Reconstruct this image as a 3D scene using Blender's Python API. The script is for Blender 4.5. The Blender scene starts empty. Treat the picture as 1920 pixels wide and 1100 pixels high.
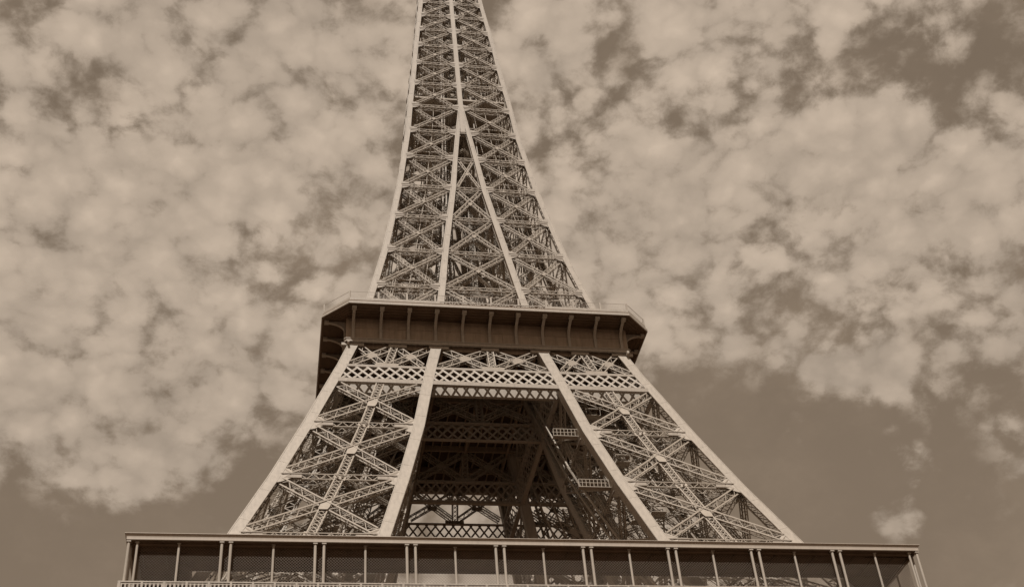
import bpy, math, random
import numpy as np
from mathutils import Vector, Matrix

random.seed(7)
rng = np.random.default_rng(7)
C = bpy.context.scene.collection
SC = bpy.context.scene

# ------------------------------------------------------------------ camera
cam = bpy.data.cameras.new('camera')
camo = bpy.data.objects.new('camera', cam)
C.objects.link(camo)
SC.camera = camo
CAM = Vector((-28.18, -165.96, 1.60))
YAW, PIT, ROL, F = 0.217838, 0.681478, -0.0904307, 2380.99
fw = Vector((math.sin(YAW)*math.cos(PIT), math.cos(YAW)*math.cos(PIT), math.sin(PIT)))
rt = Vector((math.cos(YAW), -math.sin(YAW), 0))
up = rt.cross(fw)
r2 = rt*math.cos(ROL) + up*math.sin(ROL)
u2 = -rt*math.sin(ROL) + up*math.cos(ROL)
m = Matrix((r2, u2, -fw)).transposed().to_4x4()
m.translation = CAM
camo.matrix_world = m
cam.sensor_fit = 'HORIZONTAL'
cam.sensor_width = 36
cam.lens = 36*F/1920
cam.clip_start = 0.5
cam.clip_end = 20000

# ------------------------------------------------------------------ light
SUN_EL = math.radians(51.6)
SUN_AZ = math.radians(14)            # towards -x from straight south (-y)
sd = Vector((-math.sin(SUN_AZ)*math.cos(SUN_EL), -math.cos(SUN_AZ)*math.cos(SUN_EL), math.sin(SUN_EL)))
sun = bpy.data.lights.new('sun', 'SUN')
sun.energy = 3.65
sun.angle = math.radians(0.5)
sun.color = (1.0, 0.965, 0.92)
suno = bpy.data.objects.new('sun', sun)
C.objects.link(suno)
suno.rotation_euler = sd.to_track_quat('Z', 'Y').to_euler()

world = bpy.data.worlds.new("World")
SC.world = world
world.use_nodes = True
NT = world.node_tree
NT.nodes.clear()
def nd(t, **k):
    n = NT.nodes.new(t)
    for a, b in k.items():
        setattr(n, a, b)
    return n
def ln(a, b): NT.links.new(a, b)
wout = nd('ShaderNodeOutputWorld'); bg = nd('ShaderNodeBackground')
bg.inputs['Strength'].default_value = 0.1
ln(bg.outputs[0], wout.inputs[0])
sky = nd('ShaderNodeTexSky', sky_type='NISHITA', sun_disc=False)
sky.sun_elevation = SUN_EL
sky.sun_rotation = math.pi + SUN_AZ
sky.air_density = 1.0; sky.dust_density = 1.0; sky.ozone_density = 1.0
bw = nd('ShaderNodeRGBToBW'); ln(sky.outputs[0], bw.inputs[0])
def mth(op, a, b=None, c=None, clamp=False):
    n = nd('ShaderNodeMath', operation=op); n.use_clamp = clamp
    for i, v in enumerate((a, b, c)):
        if v is None: continue
        if isinstance(v, (int, float)): n.inputs[i].default_value = v
        else: ln(v, n.inputs[i])
    return n.outputs[0]
def mrange(v, a, b, c, d, smooth=True):
    n = nd('ShaderNodeMapRange'); n.interpolation_type = 'SMOOTHSTEP' if smooth else 'LINEAR'
    ln(v, n.inputs[0])
    for i, x in enumerate((a, b, c, d)): n.inputs[i+1].default_value = x
    return n.outputs[0]
tc = nd('ShaderNodeTexCoord')
dirv = tc.outputs['Generated']
sep = nd('ShaderNodeSeparateXYZ'); ln(dirv, sep.inputs[0])
zc = mth('MAXIMUM', sep.outputs[2], 0.06)
px = mth('DIVIDE', sep.outputs[0], zc); py = mth('DIVIDE', sep.outputs[1], zc)
mixp = nd('ShaderNodeCombineXYZ'); ln(px, mixp.inputs[0]); ln(py, mixp.inputs[1])
stretch = nd('ShaderNodeVectorMath', operation='MULTIPLY'); ln(dirv, stretch.inputs[0]); stretch.inputs[1].default_value = (1.0, 1.0, 1.45)
cmb = nd('ShaderNodeVectorMath', operation='MULTIPLY_ADD'); ln(mixp.outputs[0], cmb.inputs[0]); cmb.inputs[1].default_value = (.12, .12, 0); ln(stretch.outputs[0], cmb.inputs[2])
def noise(scale, detail, rough, src, dist=0.0, off=(0, 0, 0), lac=2.0):
    mp = nd('ShaderNodeVectorMath', operation='ADD'); ln(src, mp.inputs[0]); mp.inputs[1].default_value = off
    n = nd('ShaderNodeTexNoise'); n.noise_dimensions = '3D'
    n.inputs['Scale'].default_value = scale; n.inputs['Detail'].default_value = detail
    n.inputs['Roughness'].default_value = rough; n.inputs['Distortion'].default_value = dist
    n.inputs['Lacunarity'].default_value = lac
    ln(mp.outputs[0], n.inputs['Vector'])
    return n
warp = noise(9.0, 4, 0.55, cmb.outputs[0], off=(3, 1, 0))
wc = nd('ShaderNodeVectorMath', operation='SUBTRACT'); ln(warp.outputs['Color'], wc.inputs[0]); wc.inputs[1].default_value = (.5, .5, .5)
wv = nd('ShaderNodeVectorMath', operation='MULTIPLY_ADD')
ln(wc.outputs[0], wv.inputs[0]); wv.inputs[1].default_value = (0.040, 0.040, 0.040); ln(cmb.outputs[0], wv.inputs[2])
fine = noise(70.0, 5, 0.6, cmb.outputs[0], off=(9, 2, 4))
fc = nd('ShaderNodeVectorMath', operation='SUBTRACT'); ln(fine.outputs['Color'], fc.inputs[0]); fc.inputs[1].default_value = (.5, .5, .5)
wv2 = nd('ShaderNodeVectorMath', operation='MULTIPLY_ADD')
ln(fc.outputs[0], wv2.inputs[0]); wv2.inputs[1].default_value = (0.016, 0.016, 0.016); ln(wv.outputs[0], wv2.inputs[2])
PW = wv.outputs[0]
def puffs(scale, src, off):
    mp = nd('ShaderNodeVectorMath', operation='ADD'); ln(src, mp.inputs[0]); mp.inputs[1].default_value = off
    v = nd('ShaderNodeTexVoronoi'); v.feature = 'SMOOTH_F1'; v.inputs['Scale'].default_value = scale
    v.inputs['Smoothness'].default_value = 0.35; v.inputs['Randomness'].default_value = 1.0
    ln(mp.outputs[0], v.inputs['Vector']); return v.outputs['Distance']
pf1 = mth('SUBTRACT', 0.50, puffs(29.0, wv2.outputs[0], (.3, .7, .1)))
pf2 = mth('SUBTRACT', 0.50, puffs(62.0, wv2.outputs[0], (1.3, .2, .6)))
n_big = noise(8.0, 8, 0.60, PW, off=(1.7, 4.2, 0)).outputs[0]
n_med = noise(46.0, 9, 0.67, PW, off=(7.1, 2.3, 0)).outputs[0]
# cloud cover: where the sky is clear and where the cloud banks are thick (world directions)
#COVER-BEGIN
COVER = [(0.162, 0.6881, 0.7073, 0.60264, 0.25), (-0.1969, 0.8835, 0.425, 0.99449, -1.0), (-0.1249, 0.8955, 0.4271, 0.99492, -1.0), (-0.0527, 0.8744, 0.4824, 0.99714, -0.95), (0.0005, 0.8507, 0.5256, 0.99873, -0.55), (-0.203, 0.8493, 0.4874, 0.99929, -0.3), (0.3008, 0.7918, 0.5316, 0.99745, -0.9), (0.377, 0.7894, 0.4844, 0.99534, -1.0), (0.3541, 0.7591, 0.5463, 0.99929, -0.35), (0.4542, 0.7703, 0.4475, 0.99534, -0.95), (0.4274, 0.7482, 0.5075, 0.99893, -0.5), (0.5042, 0.7064, 0.4967, 0.99827, -0.5), (0.5187, 0.7385, 0.4308, 0.99714, -0.85), (0.4374, 0.5566, 0.7063, 0.99802, -0.38), (0.4895, 0.5537, 0.6737, 0.99774, -0.4), (0.4979, 0.5079, 0.7029, 0.99873, -0.4), (0.4168, 0.5641, 0.7127, 0.99929, -0.25), (0.2402, 0.6085, 0.7563, 0.9995, -0.5), (0.3833, 0.588, 0.7123, 0.99944, -0.4), (0.2151, 0.6388, 0.7387, 0.99968, -0.2), (0.273, 0.6444, 0.7143, 0.99968, -0.2), (0.032, 0.6147, 0.7881, 0.99957, -0.5), (-0.1599, 0.6665, 0.7282, 0.99893, -0.3), (-0.1331, 0.6864, 0.715, 0.99912, -0.2), (-0.1968, 0.6238, 0.7564, 0.99944, -0.2), (0.1455, 0.6041, 0.7835, 0.99957, -0.4), (0.3574, 0.5683, 0.7412, 0.99968, -0.2), (0.0566, 0.6187, 0.7836, 0.99978, -0.2), (-0.1528, 0.6581, 0.7372, 0.99968, -0.2), (-0.1312, 0.6353, 0.761, 0.99851, 0.3), (0.0015, 0.6418, 0.7669, 0.99714, 0.3), (0.1798, 0.6174, 0.7658, 0.99893, 0.45), (0.282, 0.5892, 0.7572, 0.99893, 0.3), (0.4347, 0.5849, 0.6848, 0.99929, 0.55), (0.4625, 0.5377, 0.705, 0.99968, 0.45), (0.4946, 0.5867, 0.6413, 0.99851, 0.35), (0.395, 0.6173, 0.6803, 0.99714, 0.3), (0.2982, 0.653, 0.6962, 0.99573, 0.2), (-0.0862, 0.7063, 0.7027, 0.99647, 0.15), (-0.173, 0.705, 0.6878, 0.99802, 0.25), (0.4344, 0.7531, 0.4942, 0.99968, 0.7), (0.4599, 0.749, 0.477, 0.99978, 0.75), (0.4507, 0.7738, 0.445, 0.99944, 0.95), (0.4845, 0.7451, 0.4583, 0.99978, 0.65), (0.4301, 0.7838, 0.4479, 0.99978, 0.6), (0.4373, 0.7196, 0.5394, 0.99936, 0.7), (0.5166, 0.7175, 0.4673, 0.99944, 0.8), (0.4055, 0.7335, 0.5454, 0.99957, 0.75), (0.5063, 0.745, 0.4343, 0.99968, 0.7), (-0.1031, 0.7472, 0.6566, 0.98219, 0.15), (-0.1375, 0.7956, 0.59, 0.98922, 0.2), (0.2434, 0.7161, 0.6542, 0.99207, 0.15), (-0.0611, 0.852, 0.5199, 0.99968, 0.9), (-0.0941, 0.8503, 0.5179, 0.99944, 0.7), (-0.112, 0.859, 0.4996, 0.99968, 0.5), (-0.0964, 0.8286, 0.5514, 0.99912, 0.2), (0.3792, 0.6777, 0.63, 0.99207, 0.12), (0.36, 0.7246, 0.5876, 0.99929, -0.35), (0.4048, 0.719, 0.565, 0.99944, -0.3), (0.4607, 0.6961, 0.5506, 0.99957, -0.3), (0.3066, 0.7462, 0.5909, 0.99968, -0.25), (0.432, 0.6878, 0.5833, 0.99968, -0.2), (0.089, 0.6151, 0.7834, 0.99968, -0.2), (0.0712, 0.6999, 0.7107, 0.99978, -0.15), (-0.185, 0.6762, 0.7131, 0.99968, -0.2)]
#COVER-END
cover = None
for (dx, dy, dz, cr, wgt) in COVER:
    v = nd('ShaderNodeVectorMath', operation='DOT_PRODUCT'); ln(dirv, v.inputs[0]); v.inputs[1].default_value = (dx, dy, dz)
    g = mrange(v.outputs['Value'], cr, 1.0, 0.0, wgt)
    cover = g if cover is None else mth('ADD', cover, g)
dens = mth('ADD', mth('MULTIPLY', n_big, 1.9), mth('MULTIPLY', n_med, 1.9))
dens = mth('ADD', dens, mth('ADD', mth('MULTIPLY', pf1, 1.2), mth('MULTIPLY', pf2, 0.55)))
dens = mth('SUBTRACT', dens, 1.84)
if cover is not None:
    dens = mth('ADD', dens, cover)
mask = mrange(dens, -0.46, 0.50, 0.0, 1.0)
if cover is not None:
    mask = mth('MULTIPLY', mask, mrange(mth('ADD', cover, mth('MULTIPLY', n_big, .5)), -0.45, 0.55, 0.15, 1.0))
shade = mth('ADD', mrange(noise(9.0, 7, 0.55, PW, off=(11, 5, 2)).outputs[0], 0.3, 0.7, 0.88, 1.0), mth('MULTIPLY', pf1, 0.42))
shade = mth('ADD', shade, mth('MULTIPLY', pf2, 0.16))
def rgbmul(val, col):
    n = nd('ShaderNodeVectorMath', operation='SCALE'); n.inputs[0].default_value = col; ln(val, n.inputs['Scale']); return n.outputs[0]
veil = mrange(noise(6.0, 9, 0.62, PW, off=(5, 8, 1)).outputs[0], 0.42, 0.8, 0.0, 0.5)
sky_val = mth('ADD', mth('ADD', mth('MULTIPLY', bw.outputs[0], 0.10), veil), mrange(sep.outputs[2], 0.35, 0.9, 2.02, 1.70))
skyc = rgbmul(sky_val, (1.0, 0.755, 0.54))
cldc = rgbmul(mth('MULTIPLY', shade, mrange(sep.outputs[2], 0.35, 0.72, 4.1, 5.05)), (1.0, 0.805, 0.625))
mx = nd('ShaderNodeMix', data_type='RGBA'); ln(mask, mx.inputs[0]); ln(skyc, mx.inputs[6]); ln(cldc, mx.inputs[7])
# below the horizon only dull ground light
hz = mrange(sep.outputs[2], -0.02, 0.03, 0.0, 1.0)
mx2 = nd('ShaderNodeMix', data_type='RGBA'); ln(hz, mx2.inputs[0]); mx2.inputs[6].default_value = (0.3, 0.17, 0.08, 1); ln(mx.outputs[2], mx2.inputs[7])
ln(mx2.outputs[2], bg.inputs['Color'])

SC.view_settings.view_transform = 'Standard'
SC.view_settings.look = 'None'
SC.view_settings.exposure = 0.0
SC.view_settings.gamma = 1.0
SC.cycles.max_bounces = 5
SC.cycles.diffuse_bounces = 1

# ------------------------------------------------------------------ materials
def mat(name, base, rough=0.6, var=0.10, scale=0.8, streak=0.0, spec=0.3, bump=0.0):
    mt = bpy.data.materials.new(name); mt.use_nodes = True
    nt = mt.node_tree; b = nt.nodes['Principled BSDF']
    b.inputs['Roughness'].default_value = rough
    b.inputs['Specular IOR Level'].default_value = spec
    g = nt.nodes.new('ShaderNodeNewGeometry')
    n = nt.nodes.new('ShaderNodeTexNoise'); n.inputs['Scale'].default_value = scale; n.inputs['Detail'].default_value = 8; n.inputs['Roughness'].default_value = 0.65
    nt.links.new(g.outputs['Position'], n.inputs['Vector'])
    r = nt.nodes.new('ShaderNodeMapRange'); nt.links.new(n.outputs[0], r.inputs[0])
    r.inputs[1].default_value = 0.3; r.inputs[2].default_value = 0.7; r.inputs[3].default_value = 1-var; r.inputs[4].default_value = 1+var
    last = r.outputs[0]
    if streak > 0:      # dirt runs down the plates
        mp = nt.nodes.new('ShaderNodeMapping'); mp.inputs['Scale'].default_value = (3.0, 3.0, 0.25)
        nt.links.new(g.outputs['Position'], mp.inputs[0])
        n2 = nt.nodes.new('ShaderNodeTexNoise'); n2.inputs['Scale'].default_value = 1.0; n2.inputs['Detail'].default_value = 5
        nt.links.new(mp.outputs[0], n2.inputs['Vector'])
        r2_ = nt.nodes.new('ShaderNodeMapRange'); nt.links.new(n2.outputs[0], r2_.inputs[0])
        r2_.inputs[1].default_value = 0.35; r2_.inputs[2].default_value = 0.7; r2_.inputs[3].default_value = 1+streak*0.4; r2_.inputs[4].default_value = 1-streak
        mu = nt.nodes.new('ShaderNodeMath'); mu.operation = 'MULTIPLY'; nt.links.new(last, mu.inputs[0]); nt.links.new(r2_.outputs[0], mu.inputs[1]); last = mu.outputs[0]
    s = nt.nodes.new('ShaderNodeVectorMath'); s.operation = 'SCALE'; s.inputs[0].default_value = base; nt.links.new(last, s.inputs['Scale'])
    nt.links.new(s.outputs[0], b.inputs['Base Color'])
    if bump > 0:
        bp = nt.nodes.new('ShaderNodeBump'); bp.inputs['Strength'].default_value = bump; bp.inputs['Distance'].default_value = 0.02
        nt.links.new(n.outputs[0], bp.inputs['Height']); nt.links.new(bp.outputs[0], b.inputs['Normal'])
    return mt
IRON = mat('painted_iron', (0.46, 0.394, 0.323), 0.55, 0.05, 2.2, 0.12)
LATTICE = mat('painted_iron_lattice', (0.45, 0.38, 0.305), 0.6, 0.12, 2.0, 0.0)
PLATE = mat('painted_plate', (0.42, 0.32, 0.235), 0.6, 0.12, 0.7, 0.14)
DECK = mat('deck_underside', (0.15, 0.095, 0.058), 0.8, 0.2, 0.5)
WIRE = mat('wire_mesh', (0.26, 0.20, 0.15), 0.6, 0.05, 2.0)
ROOFM = mat('roof_sheet', (0.50, 0.42, 0.34), 0.5, 0.06, 0.5, 0.08)
STONE = mat('stone_plinth', (0.36, 0.28, 0.20), 0.85, 0.15, 0.9, 0.1, bump=0.4)
GRND = mat('plaza_gravel', (0.065, 0.037, 0.02), 0.95, 0.3, 0.15, bump=0.3)

# ------------------------------------------------------------------ mesh builder
HEX = np.array([[0, 3, 2, 1], [4, 5, 6, 7], [0, 1, 5, 4], [1, 2, 6, 5], [2, 3, 7, 6], [3, 0, 4, 7]])
class MB:
    def __init__(self): self.h = []; self.pv = []; self.pf = []
    def hexa(self, p8): self.h.append(np.asarray(p8, float))
    def bar(self, a, b, w, d, u=None, n=None):
        """box from a to b; w along u, d along the third axis"""
        a = np.asarray(a, float); b = np.asarray(b, float); t = b-a; L = np.linalg.norm(t)
        if L < 1e-6: return
        t = t/L
        if n is not None:
            n = np.asarray(n, float); n = n - t*np.dot(n, t); n /= np.linalg.norm(n); u = np.cross(n, t)
        else:
            if u is None: u = np.array([0, 0, 1.0]) if abs(t[2]) < 0.9 else np.array([1.0, 0, 0])
            u = np.asarray(u, float); u = u - t*np.dot(u, t); u /= np.linalg.norm(u); n = np.cross(t, u)
        U = u*w/2; N = n*d/2
        self.h.append(np.array([a-U-N, a+U-N, a+U+N, a-U+N, b-U-N, b+U-N, b+U+N, b-U+N]))
    def box(self, x0, x1, y0, y1, z0, z1):
        self.h.append(np.array([[x0, y0, z0], [x1, y0, z0], [x1, y1, z0], [x0, y1, z0], [x0, y0, z1], [x1, y0, z1], [x1, y1, z1], [x0, y1, z1]], float))
    def prism(self, poly, off):
        """flat polygon (list of 3D points) given thickness by the vector off"""
        k = len(poly); b = len(self.pv)
        off = np.asarray(off, float)
        self.pv += [np.asarray(q, float) for q in poly] + [np.asarray(q, float)+off for q in poly]
        self.pf.append([b+i for i in range(k)]); self.pf.append([b+k+i for i in reversed(range(k))])
        for i in range(k):
            j = (i+1) % k
            self.pf.append([b+i, b+k+i, b+k+j, b+j])
    def tri(self, pts, faces):
        b = len(self.pv); self.pv += [np.asarray(q, float) for q in pts]; self.pf += [[b+i for i in f] for f in faces]
    def build(self, name, material, parent=None, rot=0):
        nh = len(self.h)
        V = np.concatenate(self.h).reshape(-1, 3) if nh else np.zeros((0, 3))
        Fq = (np.arange(nh)[:, None, None]*8 + HEX[None]).reshape(-1, 4) if nh else np.zeros((0, 4), int)
        nv = len(V)
        if self.pv: V = np.concatenate([V, np.array(self.pv)])
        loops = [Fq.reshape(-1)]; sizes = [np.full(len(Fq), 4)]
        if self.pf:
            loops.append(np.array([i+nv for f in self.pf for i in f])); sizes.append(np.array([len(f) for f in self.pf]))
        loops = np.concatenate(loops).astype(np.int32); sizes = np.concatenate(sizes).astype(np.int32)
        me = bpy.data.meshes.new(name)
        me.vertices.add(len(V)); me.vertices.foreach_set('co', V.astype(np.float32).ravel())
        me.loops.add(len(loops)); me.loops.foreach_set('vertex_index', loops)
        me.polygons.add(len(sizes)); me.polygons.foreach_set('loop_start', np.concatenate([[0], np.cumsum(sizes)[:-1]]).astype(np.int32))
        me.update(calc_edges=True); me.validate(); me.shade_flat()
        me.materials.append(material)
        o = bpy.data.objects.new(name, me); C.objects.link(o)
        if parent: o.parent = parent
        return o
def copy_tree(o, rot, parent=None):
    c = o.copy(); C.objects.link(c); c.parent = parent if parent else o.parent
    if rot is not None: c.rotation_euler = (0, 0, rot)
    for ch in list(o.children): copy_tree(ch, None, c)
    return c
A = lambda *p: np.array(p, float)
def nrm(v): return v/np.linalg.norm(v)

def truss(mb, a, b, n, W=1.0, D=0.9, s=0.15, lw=0.085, pitch=None, back=True, cross=False, sides=True):
    """laced box girder: four angle irons and lacing bars on its faces. n: face normal; W in the face, D across it"""
    a = np.asarray(a, float); b = np.asarray(b, float); t = nrm(b-a); L = np.linalg.norm(b-a)
    n = nrm(n - t*np.dot(n, t)); u = np.cross(n, t)
    pitch = pitch or W*1.0
    k = max(2, int(round(L/pitch)))
    for su in (-1, 1):
        for sn in ((1, -1) if back else (1,)):
            o = u*su*(W/2-s/2) + n*(sn*(D/2) - s*0.2*sn)
            mb.bar(a+o, b+o, s, s*0.45, u)                       # leg of the angle lying in the face
            o2 = u*su*(W/2-s*0.12) + n*(sn*(D/2-s/2))
            mb.bar(a+o2, b+o2, s*0.24, s, u)                     # leg of the angle across it
    for sn in ((1, -1) if back else (1,)):
        for i in range(k):
            p = a + t*L*i/k; q = a + t*L*(i+1)/k; sg = 1 if i % 2 else -1
            o = n*sn*(D/2-0.05)
            mb.bar(p+u*sg*(W/2-s*.6)+o, q-u*sg*(W/2-s*.6)+o, lw, 0.03, None, n)
            if cross: mb.bar(p-u*sg*(W/2-s*.6)+o*0.97, q+u*sg*(W/2-s*.6)+o*0.97, lw, 0.03, None, n)
    if sides and back:
        for su in (-1, 1):
            for i in range(k):
                p = a + t*L*i/k; q = a + t*L*(i+1)/k; sg = 1 if i % 2 else -1
                o = u*su*(W/2-0.05)
                mb.bar(p+n*sg*(D/2-s*.6)+o, q-n*sg*(D/2-s*.6)+o, lw, 0.03, None, u)

# ------------------------------------------------------------------ tower profile
LEG = [(1.5, 76.0, 50.5), (22.0, 61.0, 38.6), (42.0, 49.8, 28.6), (56.0, 42.6, 22.0), (63.3, 39.05, 19.1),
       (73.47, 34.52, 16.04), (83.86, 30.33, 13.20), (94.11, 26.52, 10.68), (103.17, 23.35, 8.94), (106.96, 22.00, 8.18), (111.75, 20.47, 7.09)]
SH = [(115.6, 19.25, 6.75), (126.08, 16.89, 5.54), (135.03, 15.01, 4.49), (143.77, 13.54, 3.33), (152.0, 12.23, 2.22), (160.15, 11.21, 1.45),
      (167.72, 10.28, 0.62), (174.86, 9.70, 0), (181.80, 9.01, 0), (188.26, 8.42, 0), (194.05, 7.95, 0), (199.48, 7.44, 0), (204.50, 6.94, 0), (209.33, 6.48, 0),
      (214.0, 6.1, 0), (218.6, 5.75, 0), (223, 5.42, 0), (229, 5.1, 0), (235, 4.8, 0), (241, 4.6, 0), (248, 4.4, 0), (255, 4.3, 0)]
def prof(tab, z):
    zs = [q[0] for q in tab]
    return float(np.interp(z, zs, [q[1] for q in tab])), float(np.interp(z, zs, [q[2] for q in tab]))

tower = bpy.data.objects.new('lattice_tower', None); C.objects.link(tower)
tower['label'] = 'tall tapering wrought iron lattice tower on four splayed legs with two platforms'
tower['category'] = 'tower'

def post(pts, ix, iy, T=1.5, th=0.10, plates='both'):
    """hollow corner post through pts: solid plates on the two outer sides, lacing on the two inner ones.
    ix, iy: signs of the inward directions"""
    mb = MB(); pl = []
    for k in range(len(pts)-1):
        a, b = pts[k], pts[k+1]
        Ta = T if not callable(T) else T(a[2]); Tb = T if not callable(T) else T(b[2])
        def quad(o1, o2, o3, o4, p, t_): return [p+np.array([o[0]*ix*t_, o[1]*iy*t_, 0]) for o in (o1, o2, o3, o4)]
        ta, tb = th/Ta, th/Tb
        # plate facing y
        mb.hexa(quad((0, 0), (1, 0), (1, ta), (0, ta), a, Ta)+quad((0, 0), (1, 0), (1, tb), (0, tb), b, Tb))
        # plate facing x
        mb.hexa(quad((0, ta*1.02), (ta, ta*1.02), (ta, 1), (0, 1), a, Ta)+quad((0, tb*1.02), (tb, tb*1.02), (tb, 1), (0, 1), b, Tb))
        e = 0.16
        for (cx, cy) in ((1, 1), (1, 0.12), (0.12, 1)):
            pa = a+A(ix*Ta*cx-ix*0.08, iy*Ta*cy-iy*0.08, 0); pb = b+A(ix*Tb*cx-ix*0.08, iy*Tb*cy-iy*0.08, 0)
            mb.bar(pa, pb, e, e, A(1, 0, 0))
        L = np.linalg.norm(b-a); n = max(2, int(L/0.62))
        for i in range(n):
            f0, f1 = i/n, (i+1)/n
            p = a+(b-a)*f0; q = a+(b-a)*f1; tp = Ta+(Tb-Ta)*f0; tq = Ta+(Tb-Ta)*f1
            s0, s1 = (0.1, 0.95) if i % 2 else (0.95, 0.1)
            mb.bar(p+A(ix*(tp-0.05), iy*tp*s0, 0), q+A(ix*(tq-0.05), iy*tq*s1, 0), 0.10, 0.03, None, A(1, 0, 0))
            mb.bar(p+A(ix*tp*s0, iy*(tp-0.05), 0), q+A(ix*tq*s1, iy*(tq-0.05), 0), 0.10, 0.03, None, A(0, 1, 0))
        # butt straps where plates join
        ns = max(1, int(L/4.5))
        for i in range(ns):
            f = (i+0.5)/ns; p = a+(b-a)*f; t_ = nrm(b-a); tp = Ta+(Tb-Ta)*f
            c1 = p+A(ix*tp/2, -iy*0.006, 0); mb.bar(c1-t_*0.16, c1+t_*0.16, tp*0.96, 0.02, A(1, 0, 0))
            c2 = p+A(-ix*0.006, iy*tp/2, 0); mb.bar(c2-t_*0.16, c2+t_*0.16, tp*0.96, 0.02, A(0, 1, 0))
        # raised edge strips along the plates
        for e_ in (0.04, 0.96):
            mb.bar(a+A(ix*Ta*e_, -iy*0.02, 0), b+A(ix*Tb*e_, -iy*0.02, 0), 0.10, 0.03, A(1, 0, 0))
            mb.bar(a+A(-ix*0.02, iy*Ta*e_, 0), b+A(-ix*0.02, iy*Tb*e_, 0), 0.10, 0.03, A(0, 1, 0))
    return mb

def facept(tab, z, s, ax):
    """point on a face of a leg at the height z. s 0..1 from outer post to inner post; ax: which face"""
    w, wi = prof(tab, z)
    x = w+(wi-w)*s
    return {'F': A(x, -w, z), 'B': A(x, -wi, z), 'R': A(w, -x, z), 'L': A(wi, -x, z)}[ax]

NRM = {'F': A(0, -1, 0), 'B': A(0, 1, 0), 'R': A(1, 0, 0), 'L': A(-1, 0, 0)}
INS = 0.5      # girders lie half their depth inside the face

def gusset(mb, c, d, t, n, W, H, off=0.0):
    """flat plate: c centre, d across, t along"""
    n = nrm(n); c = c + n*off
    mb.bar(c-d*W/2, c+d*W/2, H, 0.05, None if False else t)

# ------------------------------------------------------------------ one leg (+x, -y); the others are copies turned by 90 degrees
leg_mb = MB()
LV = [q[0] for q in LEG]
panels = [(63.3, 73.47), (73.47, 83.86), (83.86, 94.11), (94.11, 103.17)]
low_panels = [(1.5, 22.0), (22.0, 42.0), (42.0, 56.0), (56.0, 63.3)]
node_z = [63.3, 73.47, 83.86, 94.11]
T = 1.5
TT = lambda z: 1.5 if z > 60 else 1.5+(60-z)*0.012
# gusset plates at the joints of each face
for ax in 'FBRL':
    n = NRM[ax]
    for z in node_z:
        o = facept(LEG, z, 0, ax); i_ = facept(LEG, z, 1, ax); d = nrm(i_-o)
        tO = nrm(facept(LEG, z+1, 0, ax)-facept(LEG, z-1, 0, ax)); tI = nrm(facept(LEG, z+1, 1, ax)-facept(LEG, z-1, 1, ax))
        for (p, dd, tt) in ((o, d, tO), (i_, -d, tI)):
            q0 = p+dd*1.2
            poly = [q0-tt*1.6, q0+dd*.75-tt*1.35, q0+dd*1.5-tt*0.7, q0+dd*1.5-A(0, 0, .36), q0+dd*2.75-A(0, 0, .36), q0+dd*2.75+A(0, 0, .36), q0+dd*1.5+A(0, 0, .36), q0+dd*1.5+tt*0.7, q0+dd*.75+tt*1.35, q0+tt*1.6]
            leg_mb.prism([v+n*0.02 for v in poly], n*-0.06)
            for dz in (-0.28, 0.28):
                leg_mb.bar(q0+dd*0.3+A(0, 0, dz)+n*0.03, q0+dd*2.75+A(0, 0, dz)+n*0.03, 0.10, 0.12, A(0, 0, 1))
# plan bracing at each joint level (seen from below inside the leg)
for z in node_z:
    c = [facept(LEG, z, 0, 'F'), facept(LEG, z, 1, 'F'), facept(LEG, z, 1, 'B'), facept(LEG, z, 0, 'B')]
    truss(leg_mb, c[0]+A(-1.2, 1.2, 0), c[2]+A(.8, -.8, 0), A(0, 0, 1), 0.7, 0.5, 0.12, 0.07, 0.9, sides=False)
    truss(leg_mb, c[1]+A(1.2, 1.2, 0), c[3]+A(-.8, -.8, 0), A(0, 0, 1), 0.7, 0.5, 0.12, 0.07, 0.9, sides=False)
    mids = [(c[i]+c[(i+1) % 4])/2 for i in range(4)]
    for i in range(4):
        truss(leg_mb, mids[i], mids[(i+1) % 4], A(0, 0, 1), 0.6, 0.4, 0.11, 0.07, 0.9, sides=False)
leg = leg_mb.build('leg', IRON, tower)
pts = lambda f: [f(z) for z in LV]
for (nm, f, ix, iy) in (('corner_post', lambda z: facept(LEG, z, 0, 'F'), -1, 1), ('corner_post', lambda z: facept(LEG, z, 1, 'F'), 1, 1),
                        ('corner_post', lambda z: facept(LEG, z, 0, 'B'), -1, -1), ('corner_post', lambda z: facept(LEG, z, 1, 'B'), 1, -1)):
    post(pts(f), ix, iy, TT).build(nm, IRON, leg)
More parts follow.
